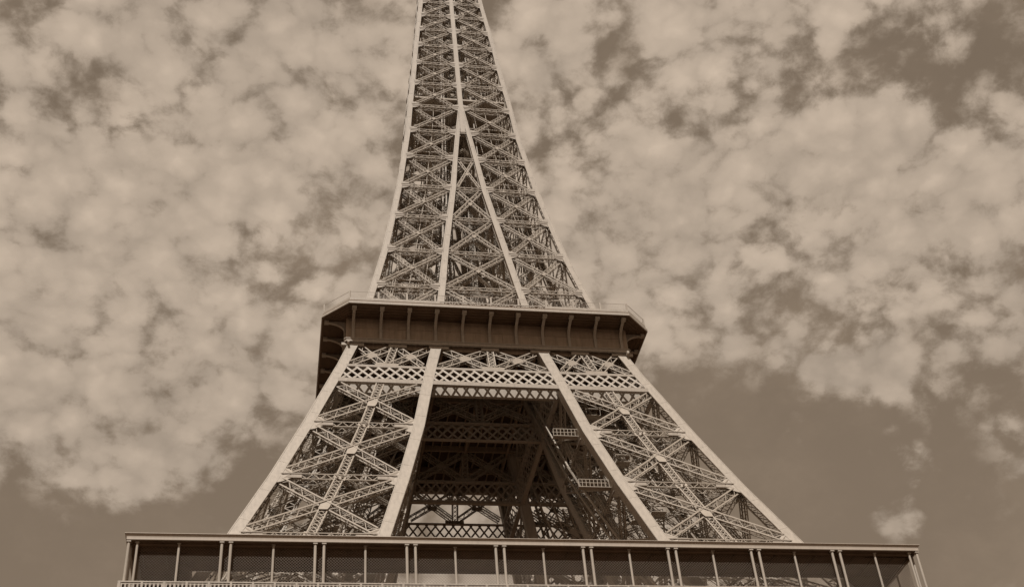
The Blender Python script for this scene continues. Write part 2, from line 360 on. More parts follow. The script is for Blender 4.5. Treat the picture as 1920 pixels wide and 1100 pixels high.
for ax in 'FBRL':
    n = NRM[ax]
    for (z0, z1) in panels+low_panels:
        lowp = z1 <= 63.4
        mb = MB()
        ins = -n*INS
        a0 = facept(LEG, z0, 0, ax); a1 = facept(LEG, z1, 0, ax); b0 = facept(LEG, z0, 1, ax); b1 = facept(LEG, z1, 1, ax)
        d = nrm(b0-a0)
        top = z1 > 103
        g = 1.25; zz0 = 0.95 if not lowp else 0.6; zz1 = 0.95 if not top else 0.75
        def shr(p, q, e0, e1):
            return p, q
        tA = (a1-a0)/(z1-z0); tB = (b1-b0)/(z1-z0)
        P1 = a0+tA*zz0+d*g*1.5+ins; Q1 = b1-tB*zz1-d*g*1.5+ins
        P2 = b0+tB*zz0-d*g*1.5+ins; Q2 = a1-tA*zz1+d*g*1.5+ins
        Wd = 1.12
        truss(mb, P1, Q1, n, Wd, 0.95, 0.17, 0.085, 0.95 if not lowp else 2.0, cross=False)
        truss(mb, P2, Q2, n, Wd, 0.80, 0.17, 0.085, 0.95 if not lowp else 2.0, cross=False)
        mid = (P1+Q1+P2+Q2)/4
        if not lowp:
            tm = nrm((a1+b1-a0-b0))
            cw = 0.62
            poly = [mid+n*0.5+v for v in (-d*cw-tm*.4, -d*.5-tm*.85, d*.5-tm*.85, d*cw-tm*.4, d*cw+tm*.4, d*.5+tm*.85, -d*.5+tm*.85, -d*cw+tm*.4)]
            mb.prism(poly, -n*0.05)
        mb.build('diagonal_brace', LATTICE, leg)
    # central post up the middle of the face
    mb = MB()
    zs = [63.3, 73.47, 83.86, 94.11, 103.0]
    for k in range(4):
        p = (facept(LEG, zs[k], 0, ax)+facept(LEG, zs[k], 1, ax))/2-n*INS; q = (facept(LEG, zs[k+1], 0, ax)+facept(LEG, zs[k+1], 1, ax))/2-n*INS
        truss(mb, p, q, n, 1.15, 0.62, 0.16, 0.08, 0.62, cross=True)
        t_ = nrm(q-p)
        if k: mb.bar(p-t_*0.42+n*0.36, p+t_*0.42+n*0.36, 1.5, 0.05, None, n)
    mb.build('middle_post', LATTICE, leg)
    for z in node_z+[42.0, 22.0]:
        mb = MB()
        o = facept(LEG, z, 0, ax)-n*INS; i_ = facept(LEG, z, 1, ax)-n*INS; d = nrm(i_-o)
        truss(mb, o+d*1.3-n*.35, i_-d*1.3-n*.35, n, 0.8, 1.5, 0.10, 0.09, 0.8 if z > 60 else 2.0)
        mb.build('cross_girder', LATTICE, leg)
# lift rails: inclined pair of beams with ties through the leg, and stairs zigzagging up
mb = MB()
def axis(z, fx=0.5, fy=0.5):
    w, wi = prof(LEG, z); return A(w+(wi-w)*fx, -(w+(wi-w)*fy), z)
for off in (0.30, 0.48):
    for k in range(3, 10):
        mb.bar(axis(LV[k], off, 0.62), axis(LV[k+1], off, 0.62), 0.18, 0.34)
for z in np.arange(57, 110, 1.6):
    mb.bar(axis(z, .30, .62), axis(z, .48, .62), 0.14, 0.2)
mb.build('lift_rail', IRON, leg)
mb = MB()
for f98, sl in ((.74, .011), (.61, .009)):
    for j in range(4, 10):
        za, zb_ = LV[j], min(LV[j+1], 108)
        if za >= zb_: continue
        pp = []
        for zz in (za, zb_):
            w_, wi_ = prof(LEG, zz); f = f98-(98-zz)*sl; pp.append(A(wi_-.25, -(w_+(wi_-w_)*f), zz))
        mb.bar(pp[0], pp[1], 0.24, 0.24)
mb.build('service_pipe', IRON, leg)
mb = MB()
z = 57.5; side = 0
while z < 108:
    zt = z+2.35
    w_, wi_ = prof(LEG, z); w1_, wi1_ = prof(LEG, zt)
    fx = 0.70
    ya, yb = (0.25, 0.50) if side == 0 else (0.50, 0.25)
    p = A(w_+(wi_-w_)*fx, -(w_+(wi_-w_)*ya), z); q = A(w1_+(wi1_-w1_)*fx, -(w1_+(wi1_-w1_)*yb), zt)
    for dx in (-0.6, 0.6):
        mb.bar(p+A(dx, 0, 0), q+A(dx, 0, 0), 0.07, 0.32, A(1, 0, 0))
        mb.bar(p+A(dx, 0, 1.05), q+A(dx, 0, 1.05), 0.07, 0.07)
        for f in (0, .25, .5, .75, 1): mb.bar(p+(q-p)*f+A(dx, 0, 0), p+(q-p)*f+A(dx, 0, 1.05), 0.05, 0.05)
    for i in range(9):
        c = p+(q-p)*(i+.5)/9; mb.bar(c-A(.58, 0, 0), c+A(.58, 0, 0), 0.28, 0.04, A(0, 1, 0))
    dy = 1.0 if q[1] > p[1] else -1.0
    mb.box(q[0]-1.3, q[0]+0.7, min(q[1], q[1]+dy*1.3), max(q[1], q[1]+dy*1.3), zt-0.06, zt)
    for ex in (-1.3, .7): mb.bar(q+A(ex, dy*1.25, 0), q+A(ex, dy*1.25, 1.05), .05, .05)
    mb.bar(q+A(-1.3, dy*1.25, 1.05), q+A(.7, dy*1.25, 1.05), .07, .07)
    z = zt; side = 1-side
mb.build('staircase', LATTICE, leg)
# short gangways with upright bars, running out from the front inner posts
for z, L_ in ((94.4, 3.6), (84.3, 4.4)):
    mb = MB()
    w_, wi_ = prof(LEG, z)
    x1 = wi_-.15; x0 = wi_-L_; y = -w_+1.7
    mb.box(x0, x1, y-.1, y+.7, z-.08, z)
    for xx in np.arange(x0, x1, .5):
        mb.bar(A(xx, y-.1, z-.1), A(xx, y-.1, z+1.0), .07, .05, A(1, 0, 0))
    mb.bar(A(x0, y-.1, z+1.05), A(x1, y-.1, z+1.05), .07, .07); mb.bar(A(x0, y-.13, z-.04), A(x1, y-.13, z-.04), .08, .05)
    mb.bar(A(x0, y+.7, z+1.05), A(x1, y+.7, z+1.05), .06, .06)
    mb.build('gangway', LATTICE, leg)
mb = MB()
for s in (0, 1):
    for s2 in (0, 1):
        w_, wi_ = prof(LEG, 1.5); x = wi_ if s else w_; y = -(wi_ if s2 else w_)
        cx = x+(1.0 if s else -1.0); cy = y+(1.0 if s2 else -1.0)*-1 if False else y+(-1.0 if s2 else 1.0)
        mb.prism([A(cx-4, cy-4, -0.2), A(cx+4, cy-4, -0.2), A(cx+4, cy+4, -0.2), A(cx-4, cy+4, -0.2)], A(0, 0, 1.2))
        mb.hexa([A(cx-3.2, cy-3.2, 1.0), A(cx+3.2, cy-3.2, 1.0), A(cx+3.2, cy+3.2, 1.0), A(cx-3.2, cy+3.2, 1.0), A(cx-1.7, cy-1.7, 3.4), A(cx+1.7, cy-1.7, 3.4), A(cx+1.7, cy+1.7, 3.4), A(cx-1.7, cy+1.7, 3.4)])
mb.build('stone_plinth', STONE, leg)
for k in (1, 2, 3): copy_tree(leg, k*math.pi/2)

# ------------------------------------------------------------------ belt girders under the second platform
def belt(kind):
    """kind 'out': at the outer faces; 'in': at the inner faces"""
    sgn = 1
    def Y(z):
        w, wi = prof(LEG, z); return -w if kind == 'out' else -wi
    def X(z, which):
        w, wi = prof(LEG, z); return w if which == 0 else wi
    n = A(0, -1, 0) if kind == 'out' else A(0, 1, 0)
    zl, zh, zt = 103.17, 106.96, 111.6
    yo = lambda z: Y(z) - n[1]*0.0
    fl = MB()
    e = 1.35; kf = 1.0 if kind == 'out' else 0.75
    def span(z, bay, dz=0.0):
        w, wi = prof(LEG, z)
        return {0: (-w+e, -wi-e), 1: (-wi+0.0, wi-0.0), 2: (wi+e, w-e)}[bay]
    def span2(z, bay):
        w, wi = prof(LEG, z)
        if bay == 0: return (-w+e, -wi-e*1.0)
        if bay == 2: return (wi+e*1.0, w-e)
        return (-wi-0.02, wi+0.02)
    for bay in (0, 1, 2):
        for (zz, hh) in ((zl+0.32, 0.62*kf), (zh-0.17, 0.36*kf)):
            a, b = span2(zz, bay)
            fl.bar(A(a, yo(zz)-n[1]*0.0, zz), A(b, yo(zz), zz), hh, 0.16, A(0, 0, 1))
            fl.bar(A(a, yo(zz)-n[1]*0.35, zz-hh/2+.05), A(b, yo(zz)-n[1]*0.35, zz-hh/2+.05), 0.1, 0.5, A(0, 0, 1))   # flange plate going inward
    part = fl.build('belt_girder', IRON, tower)
    lat = MB()
    for bay in (0, 1, 2):
        for dpt, dk in ((0.0, 0),):
            z0 = zl+0.62; z1 = zh-0.34; H = z1-z0
            a0, b0 = span2(z0, bay); a1, b1 = span2(z1, bay)
            step = 1.5; reach = H*0.86     # flat bars running both ways
            base = -60
            for dr in (1, -1):
                x = -50.0
                while x < 50:
                    xs, xe = x, x+dr*reach
                    # clip to the bay
                    f0, f1 = 0.0, 1.0
                    for lim, side in (((a0, a1), 1), ((b0, b1), -1)):
                        # inside when side*(x - lim) >= 0, both linear in f
                        g0 = side*(xs-lim[0]); g1 = side*(xe-lim[1])
                        if g0 < 0 and g1 < 0: f0, f1 = 1, 0; break
                        if g0 < 0: f0 = max(f0, g0/(g0-g1))
                        if g1 < 0: f1 = min(f1, g0/(g0-g1))
                    if f1-f0 > 0.06:
                        P = lambda f: A(xs+(xe-xs)*f, (yo(z0)+(yo(z1)-yo(z0))*f)-n[1]*(dpt+0.05+(0.05 if dr > 0 else 0)), z0+H*f)
                        lat.bar(P(f0), P(f1), 0.29, 0.06, None, n)
                    x += step
    lat.build('diamond_lattice', IRON, part)
    for bay in (0, 1, 2):
        a0, b0 = span2(zh, bay); a1, b1 = span2(zt, bay)
        for h in (0, 1):
            mb = MB()
            m0, m1 = (a0+b0)/2, (a1+b1)/2
            xa0, xb0 = (a0, m0) if h == 0 else (m0, b0); xa1, xb1 = (a1, m1) if h == 0 else (m1, b1)
            k = 0.55
            y0 = yo(zh)-n[1]*.5; y1 = yo(zt)-n[1]*.5
            c = 0.10
            truss(mb, A(xa0+k, y0, zh+.35), A(xb1-k, y1, zt-.3), n, 0.95, 0.8, 0.15, 0.08, 0.8)
            truss(mb, A(xb0-k, y0, zh+.35), A(xa1+k, y1, zt-.3), n, 0.95, 0.66, 0.15, 0.08, 0.8)
            cc = A((xa0+xb0+xa1+xb1)/4, (y0+y1)/2, (zh+zt)/2)+n*.45
            mb.prism([cc+A(-.8, 0, -.25), cc+A(-.3, 0, -.5), cc+A(.8, 0, -.25), cc+A(.8, 0, .25), cc+A(.3, 0, .5), cc+A(-.8, 0, .25)], -n*.05)
            mb.build('window_brace', LATTICE, part)
        mb = MB()
        truss(mb, A((a0+b0)/2, yo(zh)-n[1]*.5, zh), A((a1+b1)/2, yo(zt)-n[1]*.5, zt), n, 1.05, .8, .15, .08, .7, cross=True)
        mb.bar(A((a0+b0)/2-1.6, yo(zh)-n[1]*.05, zh+.25), A((a0+b0)/2+1.6, yo(zh)-n[1]*.05, zh+.25), .5, .05, A(0, 0, 1))
        mb.build('window_post', LATTICE, part)
    return part
bo = belt('out'); bi = belt('in')
for k in (1, 2, 3): copy_tree(bo, k*math.pi/2); copy_tree(bi, k*math.pi/2)
wp = MB()
for (a, b) in ((-21.6, -10.2), (-8.9, 8.9), (10.2, 21.6)):
    wp.box(a, b, -21.75, -21.67, 102.5, 104.9)
    wp.box(a, b, -21.66, -21.3, 102.4, 102.5)
wp.build('web_plate', IRON, bo)

# ------------------------------------------------------------------ second platform
H2, HC, ZC = 24.31, 20.6, 116.17
def octo(h, c, z): return [A(-c, -h, z), A(c, -h, z), A(h, -c, z), A(h, c, z), A(c, h, z), A(-c, h, z), A(-h, c, z), A(-h, -c, z)]
mb = MB()
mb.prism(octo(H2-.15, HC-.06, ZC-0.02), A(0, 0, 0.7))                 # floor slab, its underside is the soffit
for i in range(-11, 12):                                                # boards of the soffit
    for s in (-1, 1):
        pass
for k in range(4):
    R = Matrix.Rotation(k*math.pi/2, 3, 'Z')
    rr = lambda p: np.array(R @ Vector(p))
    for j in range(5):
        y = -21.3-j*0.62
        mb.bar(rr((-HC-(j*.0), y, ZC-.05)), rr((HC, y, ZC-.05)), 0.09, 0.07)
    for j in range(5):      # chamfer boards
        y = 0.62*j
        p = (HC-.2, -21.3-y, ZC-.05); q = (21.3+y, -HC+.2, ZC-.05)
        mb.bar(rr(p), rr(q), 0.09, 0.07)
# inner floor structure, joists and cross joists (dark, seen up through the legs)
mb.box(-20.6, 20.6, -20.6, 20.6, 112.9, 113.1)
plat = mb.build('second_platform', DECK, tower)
jb = MB()
for x in np.arange(-19.8, 20, 1.45):
    jb.bar(A(x, -20.4, 112.55), A(x, 20.4, 112.55), 0.18, 0.7, A(1, 0, 0))
for y in (-19.8, -13.5, -6.9, 0, 6.9, 13.5, 19.8):
    jb.bar(A(-20.4, y, 112.05), A(20.4, y, 112.05), 0.35, 1.0, A(0, 1, 0))
for x in (-13.5, -6.9, 0, 6.9, 13.5):
    jb.bar(A(x, -20.4, 111.95), A(x, 20.4, 111.95), 0.35, 1.0, A(1, 0, 0))
jb.build('joist', PLATE, plat).name = 'floor_framing'
def ring(name, h, c, z0, z1, th, material, par, gap=None):
    mb = MB(); o = octo(h, c, z0); i_ = octo(h-th, c-th*0.414, z0)
    for k in range(8):
        j = (k+1) % 8
        mb.hexa([o[k], o[j], i_[j], i_[k], o[k]+A(0, 0, z1-z0), o[j]+A(0, 0, z1-z0), i_[j]+A(0, 0, z1-z0), i_[k]+A(0, 0, z1-z0)])
    return mb
cm = ring('c', H2, HC, ZC, ZC+.42, .5, IRON, plat)
m2 = ring('c', H2-.12, HC-.05, ZC+.42, ZC+.5, .4, IRON, plat); cm.h += m2.h
cm.build('cornice', IRON, plat)
# upper band: solid, with an openwork strip in the middle of each side
ub = MB()
h, c = H2-.2, HC-.08
o = octo(h, c, ZC+.5)
for k in range(4):
    R = Matrix.Rotation(k*math.pi/2, 3, 'Z'); rr = lambda x, y, z: np.array(R @ Vector((x, y, z)))
    z0, z1 = ZC+.5, ZC+1.12
    for (xa, xb) in ((-c, -7.6), (8.0, c)):
        ub.bar(rr(xa, -h+.06, (z0+z1)/2), rr(xb, -h+.06, (z0+z1)/2), z1-z0, .12, A(0, 0, 1))
    for zz in (z0+.05, z1-.05): ub.bar(rr(-7.6, -h+.06, zz), rr(8.0, -h+.06, zz), .1, .12, A(0, 0, 1))
    x = -7.6; i = 0
    while x < 7.9:
        xn = x+.62
        ub.bar(rr(x, -h+.06, z0+.08 if i % 2 else z1-.08), rr(xn, -h+.06, z1-.08 if i % 2 else z0+.08), .12, .06, A(0, 0, 1))
        if i % 3 == 0: ub.bar(rr(x, -h+.06, z0), rr(x, -h+.06, z1), .14, .08, rr(1, 0, 0))
        x = xn; i += 1
    ub.bar(rr(c, -h+.06, (z0+z1)/2), rr(h-.06, -c, (z0+z1)/2), z1-z0, .12, A(0, 0, 1))
ub.build('parapet_band', IRON, plat)
# ledge and recessed wall under the overhang
lm = ring('l', 20.98, 20.72, 111.9, 112.42, .35, IRON, plat)
m2 = ring('l', 21.08, 20.8, 112.3, 112.42, .3, IRON, plat); lm.h += m2.h
lm.build('ledge', IRON, plat)
wm = ring('w', 20.80, 20.62, 112.42, ZC-.05, .25, PLATE, plat)
for k in range(4):
    R = Matrix.Rotation(k*math.pi/2, 3, 'Z'); rr = lambda x, y, z: np.array(R @ Vector((x, y, z)))
    for j in range(10):
        xm = -19.8+3.96*(j+.5)
        wm.bar(rr(xm, -20.82, 112.5), rr(xm, -20.82, 114.4), .10, .06, rr(1, 0, 0))
    wm.bar(rr(-20.4, -20.83, 114.4), rr(20.4, -20.83, 114.4), .12, .08, A(0, 0, 1))
    wm.bar(rr(-20.4, -20.83, 115.5), rr(20.4, -20.83, 115.5), .08, .06, A(0, 0, 1))
wm.build('recessed_wall', PLATE, plat)
# bearing pads over the posts
for k in range(4):
    R = Matrix.Rotation(k*math.pi/2, 3, 'Z')
    for (xc, L) in ((-19.8, 1.6), (-13.4, 1.3), (-7.45, 1.45), (0, 1.3), (7.45, 1.45), (13.4, 1.3), (19.8, 1.6)):
        mb = MB()
        mb.bar(R @ Vector((xc-L, -20.47, 111.62)), R @ Vector((xc+L, -20.47, 111.62)), .42, .3, A(0, 0, 1))
        mb.build('bearing_pad', IRON, plat)
def bracket(x, diag=False):
    mb = MB(); w = .42
    r_out = 23.85; z_top = ZC-.06; r_in = 20.86; z_bot = 112.45
    prof_ = []
    for i in range(6): prof_.append((r_in+.13, z_bot+(1.9)*i/5))
    for i in range(1, 9):
        t = i/8*math.pi/2
        prof_.append((r_in+.13+(r_out-r_in-.13)*(1-math.cos(t)), z_bot+1.9+(z_top-.3-z_bot-1.9)*math.sin(t)))
    for i in range(len(prof_)-1):
        (ya, za), (yb, zb) = prof_[i], prof_[i+1]
        mb.bar(A(x, -ya, za), A(x, -yb, zb), w, .10, A(1, 0, 0))
        # web between the curve and the wall or soffit
    poly = [A(x-.04, -r_in, z_bot)]+[A(x-.04, -a, b) for a, b in prof_]+[A(x-.04, -r_out, z_top), A(x-.04, -r_in, z_top)]
    mb.prism(poly, A(.08, 0, 0))
    mb.box(x-.32, x+.32, -r_out-.02, -r_out+.6, z_top-.42, z_top-.02)
    mb.box(x-.25, x+.25, -r_in-.21, -r_in-.01, 113.7, 113.80)
    return mb
for k in range(4):
    for j in range(11):
        if k == 2 and j: continue
        b_ = bracket(-19.8+3.96*j).build('bracket', IRON, plat)
        b_.rotation_euler = (0, 0, k*math.pi/2)
        if k == 2:
            for jj in range(1, 11):
                bb = b_.copy(); C.objects.link(bb); bb.parent = plat; bb.location = (-3.96*jj, 0, 0)
# railing of the second platform
for k in range(4):
    R = Matrix.Rotation(k*math.pi/2, 3, 'Z'); rr = lambda x, y, z: np.array(R @ Vector((x, y, z)))
    mb = MB(); z0 = ZC+1.12; hh = H2-.35
    runs = [((-HC+.1, -hh), (HC-.1, -hh)), ((HC-.1, -hh), (hh, -HC+.1))]
    for (pa, pb) in runs:
        pa = np.array(pa); pb = np.array(pb); L = np.linalg.norm(pb-pa); t_ = (pb-pa)/L
        npost = max(1, int(round(L/3.96))); 
        for i in range(npost+1):
            p = pa+t_*L*i/npost
            mb.bar(rr(p[0], p[1], z0-.5), rr(p[0], p[1], z0+1.28), .26, .16, rr(t_[0], t_[1], 0))
        for zz, tk in ((z0+1.22, .05), (z0+.12, .04)):
            mb.bar(rr(pa[0], pa[1], zz), rr(pb[0], pb[1], zz), tk, tk)
        for s in np.arange(.2, L, .24):
            p = pa+t_*s
            mb.bar(rr(p[0], p[1], z0+.05), rr(p[0], p[1], z0+1.2), .022, .022)
    mb.build('railing', IRON, plat)
# upper deck inside, with kiosks
mb = MB()
mb.box(-14.2, 14.2, -14.2, 14.2, 121.3, 121.7)
for x in np.arange(-14, 14.1, 2.0): mb.bar(A(x, -14.1, 121.15), A(x, 14.1, 121.15), .15, .3, A(1, 0, 0))
for k in range(4):
    R = Matrix.Rotation(k*math.pi/2, 3, 'Z'); rr = lambda x, y, z: np.array(R @ Vector((x, y, z)))
    for zz in (122.2, 122.8): mb.bar(rr(-14.1, -14.1, zz), rr(14.1, -14.1, zz), .07, .07)
    for x in np.arange(-14, 14, 1.0): mb.bar(rr(x, -14.1, 121.6), rr(x, -14.1, 122.8), .06, .06)
mb.build('upper_deck', PLATE, plat)
mb = MB()
for (x, y, sx, sy, hz_) in ((-8, -9, 7, 4, 3.4), (7, -8, 8, 5, 3.2), (0, 6, 14, 6, 3.4)):
    mb.box(x-sx/2, x+sx/2, y-sy/2, y+sy/2, 116.9, 116.9+hz_); mb.box(x-sx/2-.3, x+sx/2+.3, y-sy/2-.3, y+sy/2+.3, 116.9+hz_, 117.15+hz_)
mb.build('kiosk', PLATE, plat)

# ------------------------------------------------------------------ shaft above the second platform
SZ = [q[0] for q in SH]
TS = lambda z: float(np.interp(z, [115, 143, 175, 210, 255], [1.06, .95, .86, .76, .7]))
core = MB()
# corner posts
cp = [A(prof(SH, z)[0], -prof(SH, z)[0], z) for z in SZ]
shaft_mb = MB()
def fy(z, x): w, wi = prof(SH, z); return A(x, -w, z)
n = A(0, -1, 0)
def shaft_gusset(mb, x, w, sg, T_, z, W, R=None):
    f = (lambda v: np.array(R @ Vector(v))) if R is not None else (lambda v: v)
    p = A(x+sg*T_*.8, -w+.02, z)
    poly = [p+A(0, 0, -.85), p+A(sg*W*.55, 0, -.62), p+A(sg*W, 0, -.3), p+A(sg*W, 0, .3), p+A(sg*W*.55, 0, .62), p+A(0, 0, .85)]
    mb.prism([f(q-A(0, .05, 0)) for q in poly], f(A(0, .05, 0)))
    for dz in (-.2, .2): mb.bar(f(p+A(0, -.08, dz)), f(p+A(sg*W*1.05, -.08, dz)), .07, .08, A(0, 0, 1))
ZM = [z for z in SZ if z <= 174.9]
R90 = Matrix.Rotation(math.pi/2, 3, 'Z')
cpm = post(cp, -1, 1, TS, .08)
for zi in range(1, len(SZ)):
    z = SZ[zi]; w, wi = prof(SH, z); W = 1.45 if zi < 8 else 1.1
    shaft_gusset(cpm, w, w, -1, TS(z), z, W)
    shaft_gusset(cpm, -w, w, 1, TS(z), z, W, R90)
# the inner posts of the face, meeting higher up, and the single middle post above them: one welded frame
for sg in (1, -1):
    pm = post([A(sg*prof(SH, z)[1], -prof(SH, z)[0], z) for z in ZM], sg, 1, lambda z: TS(z)*(1 if z < 160 else (.85 if z < 170 else .55)), .08)
    shaft_mb.h += pm.h
    for zi in range(1, len(SZ)):
        z = SZ[zi]; w, wi = prof(SH, z); W = 1.45 if zi < 8 else 1.1
        shaft_gusset(shaft_mb, sg*wi if wi else -sg*.35, w, sg, TS(z), z, W)
zz = [z for z in SZ if z >= 167.7]
for k in range(len(zz)-1):
    a = fy(zz[k], 0); b = fy(zz[k+1], 0); T0 = TS(zz[k])
    shaft_mb.bar(a+A(0, -.01, 0), b+A(0, -.01, 0), T0, .1, A(1, 0, 0))
    for q in (-1, 1):
        shaft_mb.bar(a+A(q*T0*.48, .35, 0), b+A(q*T0*.48, .35, 0), .08, .7, A(1, 0, 0))
        shaft_mb.bar(a+A(q*T0*.45, -.08, 0), b+A(q*T0*.45, -.08, 0), .08, .05, A(1, 0, 0))
face = shaft_mb.build('shaft_face', IRON, tower)
cpm.build('corner_post', IRON, face)
braces = []
bare = MB()
for zi in range(len(SZ)-1):
    z0, z1 = SZ[zi], SZ[zi+1]
    w0_, i0 = prof(SH, z0); w1_, i1 = prof(SH, z1); T_ = TS(z0)
    Wd = .82 if zi < 6 else .72
    bays = [(w0_, w1_, max(i0, .0), max(i1, .0), 1), (-w0_, -w1_, -max(i0, .0), -max(i1, .0), -1)]
    for (o0, o1, n0, n1, s) in bays:
        mb = MB()
        g = T_*1.25
        ko = .45; yo0 = -w0_+.42; yo1 = -w1_+.42
        gi0 = g if i0 > .3 else g*.9; gi1 = g if i1 > .3 else g*.9
        pch = .9 if zi < 7 else 1.0
        truss(mb, A(o0-s*g, yo0, z0+ko), A(n1+s*gi1, yo1, z1-ko), n, Wd*.82, .5, .125, .06, pch*1.7, sides=False)
        truss(mb, A(n0+s*gi0, yo0+.25, z0+ko), A(o1-s*g, yo1+.25, z1-ko), n, Wd*.92, .70, .085, .07, pch*.8, cross=zi < 8, sides=zi < 12)
        # small plate at the crossing
        c_ = (A(o0-s*g, yo0, z0+ko)+A(n1+s*gi1, yo1, z1-ko)+A(n0+s*gi0, yo0, z0+ko)+A(o1-s*g, yo1, z1-ko))/4+n*.33
        mb.prism([c_+A(-.42, 0, 0), c_+A(0, 0, -.3), c_+A(.42, 0, 0), c_+A(0, 0, .3)], -n*.04)
        mb.build('cross_brace', LATTICE, face)
        # horizontal girder at the top of the panel
        hm = MB()
        truss(hm, A(o1-s*T_, yo1+.15, z1), A(n1+s*T_*.6, yo1+.15, z1), n, .62, 1.0, .11, .07, 1.0)
        hm.build('cross_girder', LATTICE, face)
    if i1 > .9:     # narrow middle bay between the inner posts
        mb = MB(); g0 = TS(z0)*.0+.25
        yo0 = -w0_+.42; yo1 = -w1_+.42
        truss(mb, A(-i0+.3, yo0, z0+.5), A(i1-.3, yo1, z1-.5), n, .72 if zi < 4 else .5, .5, .13, .07, .9)
        truss(mb, A(i0-.3, yo0, z0+.5), A(-i1+.3, yo1, z1-.5), n, .72 if zi < 4 else .5, .4, .13, .07, .9)
        c_ = A(0, (yo0+yo1)/2, (z0+z1)/2)+n*.3
        mb.prism([c_+A(-.45, 0, 0), c_+A(0, 0, -.4), c_+A(.45, 0, 0), c_+A(0, 0, .4)], -n*.04)
        truss(mb, A(-i1, yo1+.15, z1), A(i1, yo1+.15, z1), n, .62, .9, .11, .07, 1.0)
        mb.build('narrow_brace', LATTICE, face)
    elif i1 > .3:
        mb = MB(); mb.bar(A(-i1, -w1_-.02, z1-.25), A(i1, -w1_-.02, z1-.25), .12, .1); mb.bar(A(-i1, -w1_-.02, z1+.25), A(i1, -w1_-.02, z1+.25), .12, .1)
        mb.build('narrow_brace', LATTICE, face)
for k in (1, 3): copy_tree(face, k*math.pi/2)
rear = copy_tree(face, math.pi)
# the far face: its many braces are one part
kids = [c_ for c_ in rear.children if c_.name.startswith('cross_brace')]
ra = []
mbr = MB()
for o_ in kids:
    me = o_.data; v = np.empty(len(me.vertices)*3, np.float32); me.vertices.foreach_get('co', v); mbr.h.append(None); mbr.h.pop()
    co = v.reshape(-1, 3); b0 = len(mbr.pv); mbr.pv += list(co); mbr.pf += [[b0+i for i in p_.vertices] for p_ in me.polygons]
    bpy.data.objects.remove(o_)
rb = mbr.build('rear_bracing', LATTICE, rear); rb['kind'] = 'stuff'

# interior of the shaft: inner posts and bracing of the four legs until they join, lift guides, stairs, floors
core = MB()
for z in (178.4,):
    w, _ = prof(SH, z); core.box(-w+.9, w-.9, -w+.9, w-.9, z-.15, z+.2)
for z in SZ[1:]:
    w, wi = prof(SH, z); y = w-.6
    for s in (-1, 1):
        truss(core, A(-y, s*wi if wi > 1 else s*1.6, z), A(y, s*wi if wi > 1 else s*1.6, z), A(0, 0, 1), .5, .6, .11, .07, 1.2)
        truss(core, A(s*wi if wi > 1 else s*1.6, -y, z+.02), A(s*wi if wi > 1 else s*1.6, y, z+.02), A(0, 0, 1), .5, .6, .11, .07, 1.2)
    if z > 160:
        for s in (-1, 1): truss(core, A(-y, -s*y, z+.05), A(y, s*y, z+.05), A(0, 0, 1), .6, .5, .11, .07, 1.2)
core_o = core.build('shaft_core', LATTICE, tower)
for sx in (-1, 1):
    for sy in (-1, 1):
        ip = [A(sx*prof(SH, z)[1], sy*prof(SH, z)[1], z) for z in SZ if z < 161]
        post(ip, sx, sy, .95, .07).build('inner_core_post', IRON, core_o)
ib = MB()
for zi in range(5):
    z0, z1 = SZ[zi], SZ[zi+1]; w0_, i0 = prof(SH, z0); w1_, i1 = prof(SH, z1)
    for k in range(4):
        R = Matrix.Rotation(k*math.pi/2, 3, 'Z'); rr = lambda x, y, z: np.array(R @ Vector((x, y, z)))
        nn = rr(0, -1, 0)
        for s in (-1, 1):
            truss(ib, rr(s*(w0_-.8), -i0, z0+.3), rr(s*(i1+.6), -i1, z1-.3), nn, .6, .45, .12, .07, 1.1)
            truss(ib, rr(s*(i0+.6), -i0, z0+.3), rr(s*(w1_-.8), -i1, z1-.3), nn, .6, .35, .12, .07, 1.1)
# hangers and mid-height ties
for zi in range(12):
    z0, z1 = SZ[zi], SZ[zi+1]; w0_, i0 = prof(SH, z0); w1_, i1 = prof(SH, z1); zm = (z0+z1)/2; wm_, im_ = (w0_+w1_)/2, (i0+i1)/2
    for k in range(4):
        R = Matrix.Rotation(k*math.pi/2, 3, 'Z'); rr = lambda x, y, z: np.array(R @ Vector((x, y, z)))
        for s in (-1, 1):
            for f in (.28, .5, .74):
                xa = i0+(w0_-i0)*f; xb = i1+(w1_-i1)*f
                ib.bar(rr(s*xa, -w0_*.80, z0), rr(s*xb, -w1_*.80, z1), .10, .10)
            ib.bar(rr(s*im_, -wm_*.80, zm), rr(s*wm_*.92, -wm_*.80, zm), .12, .2)
        ib.bar(rr(-wm_*.9, -wm_*.55, zm+.6), rr(wm_*.9, -wm_*.55, zm+.6), .14, .2)
        truss(ib, rr(0, -wm_*.9, zm), rr(wm_*.9, 0, zm), A(0, 0, 1), .45, .4, .09, .06, 1.0, sides=False)
ib.build('inner_bracing', LATTICE, core_o)
for (x, y) in ((-1.9, -1.4), (1.9, -1.4), (-1.9, 1.8), (1.9, 1.8)):
    mb = MB(); truss(mb, A(x, y, 117), A(x, y, 255), A(0, -1, 0), .9, .9, .16, .09, 1.2, cross=True)
    mb.build('lift_guide', IRON, core_o)
mb = MB()
zq = 122.0; k = 0
while zq < 221:
    w, wi = prof(SH, zq)
    cx = -w*.42; cy = -w*.35
    a0_ = k*math.pi/2
    p = A(cx+1.0*math.cos(a0_), cy+1.0*math.sin(a0_), zq); q = A(cx+1.0*math.cos(a0_+1.57), cy+1.0*math.sin(a0_+1.57), zq+1.3)
    mb.bar(p, q, .75, .1, A(math.cos(a0_+.78), math.sin(a0_+.78), 0)); mb.bar(p+A(0, 0, 1.0), q+A(0, 0, 1.0), .06, .06)
    zq += 1.3; k += 1
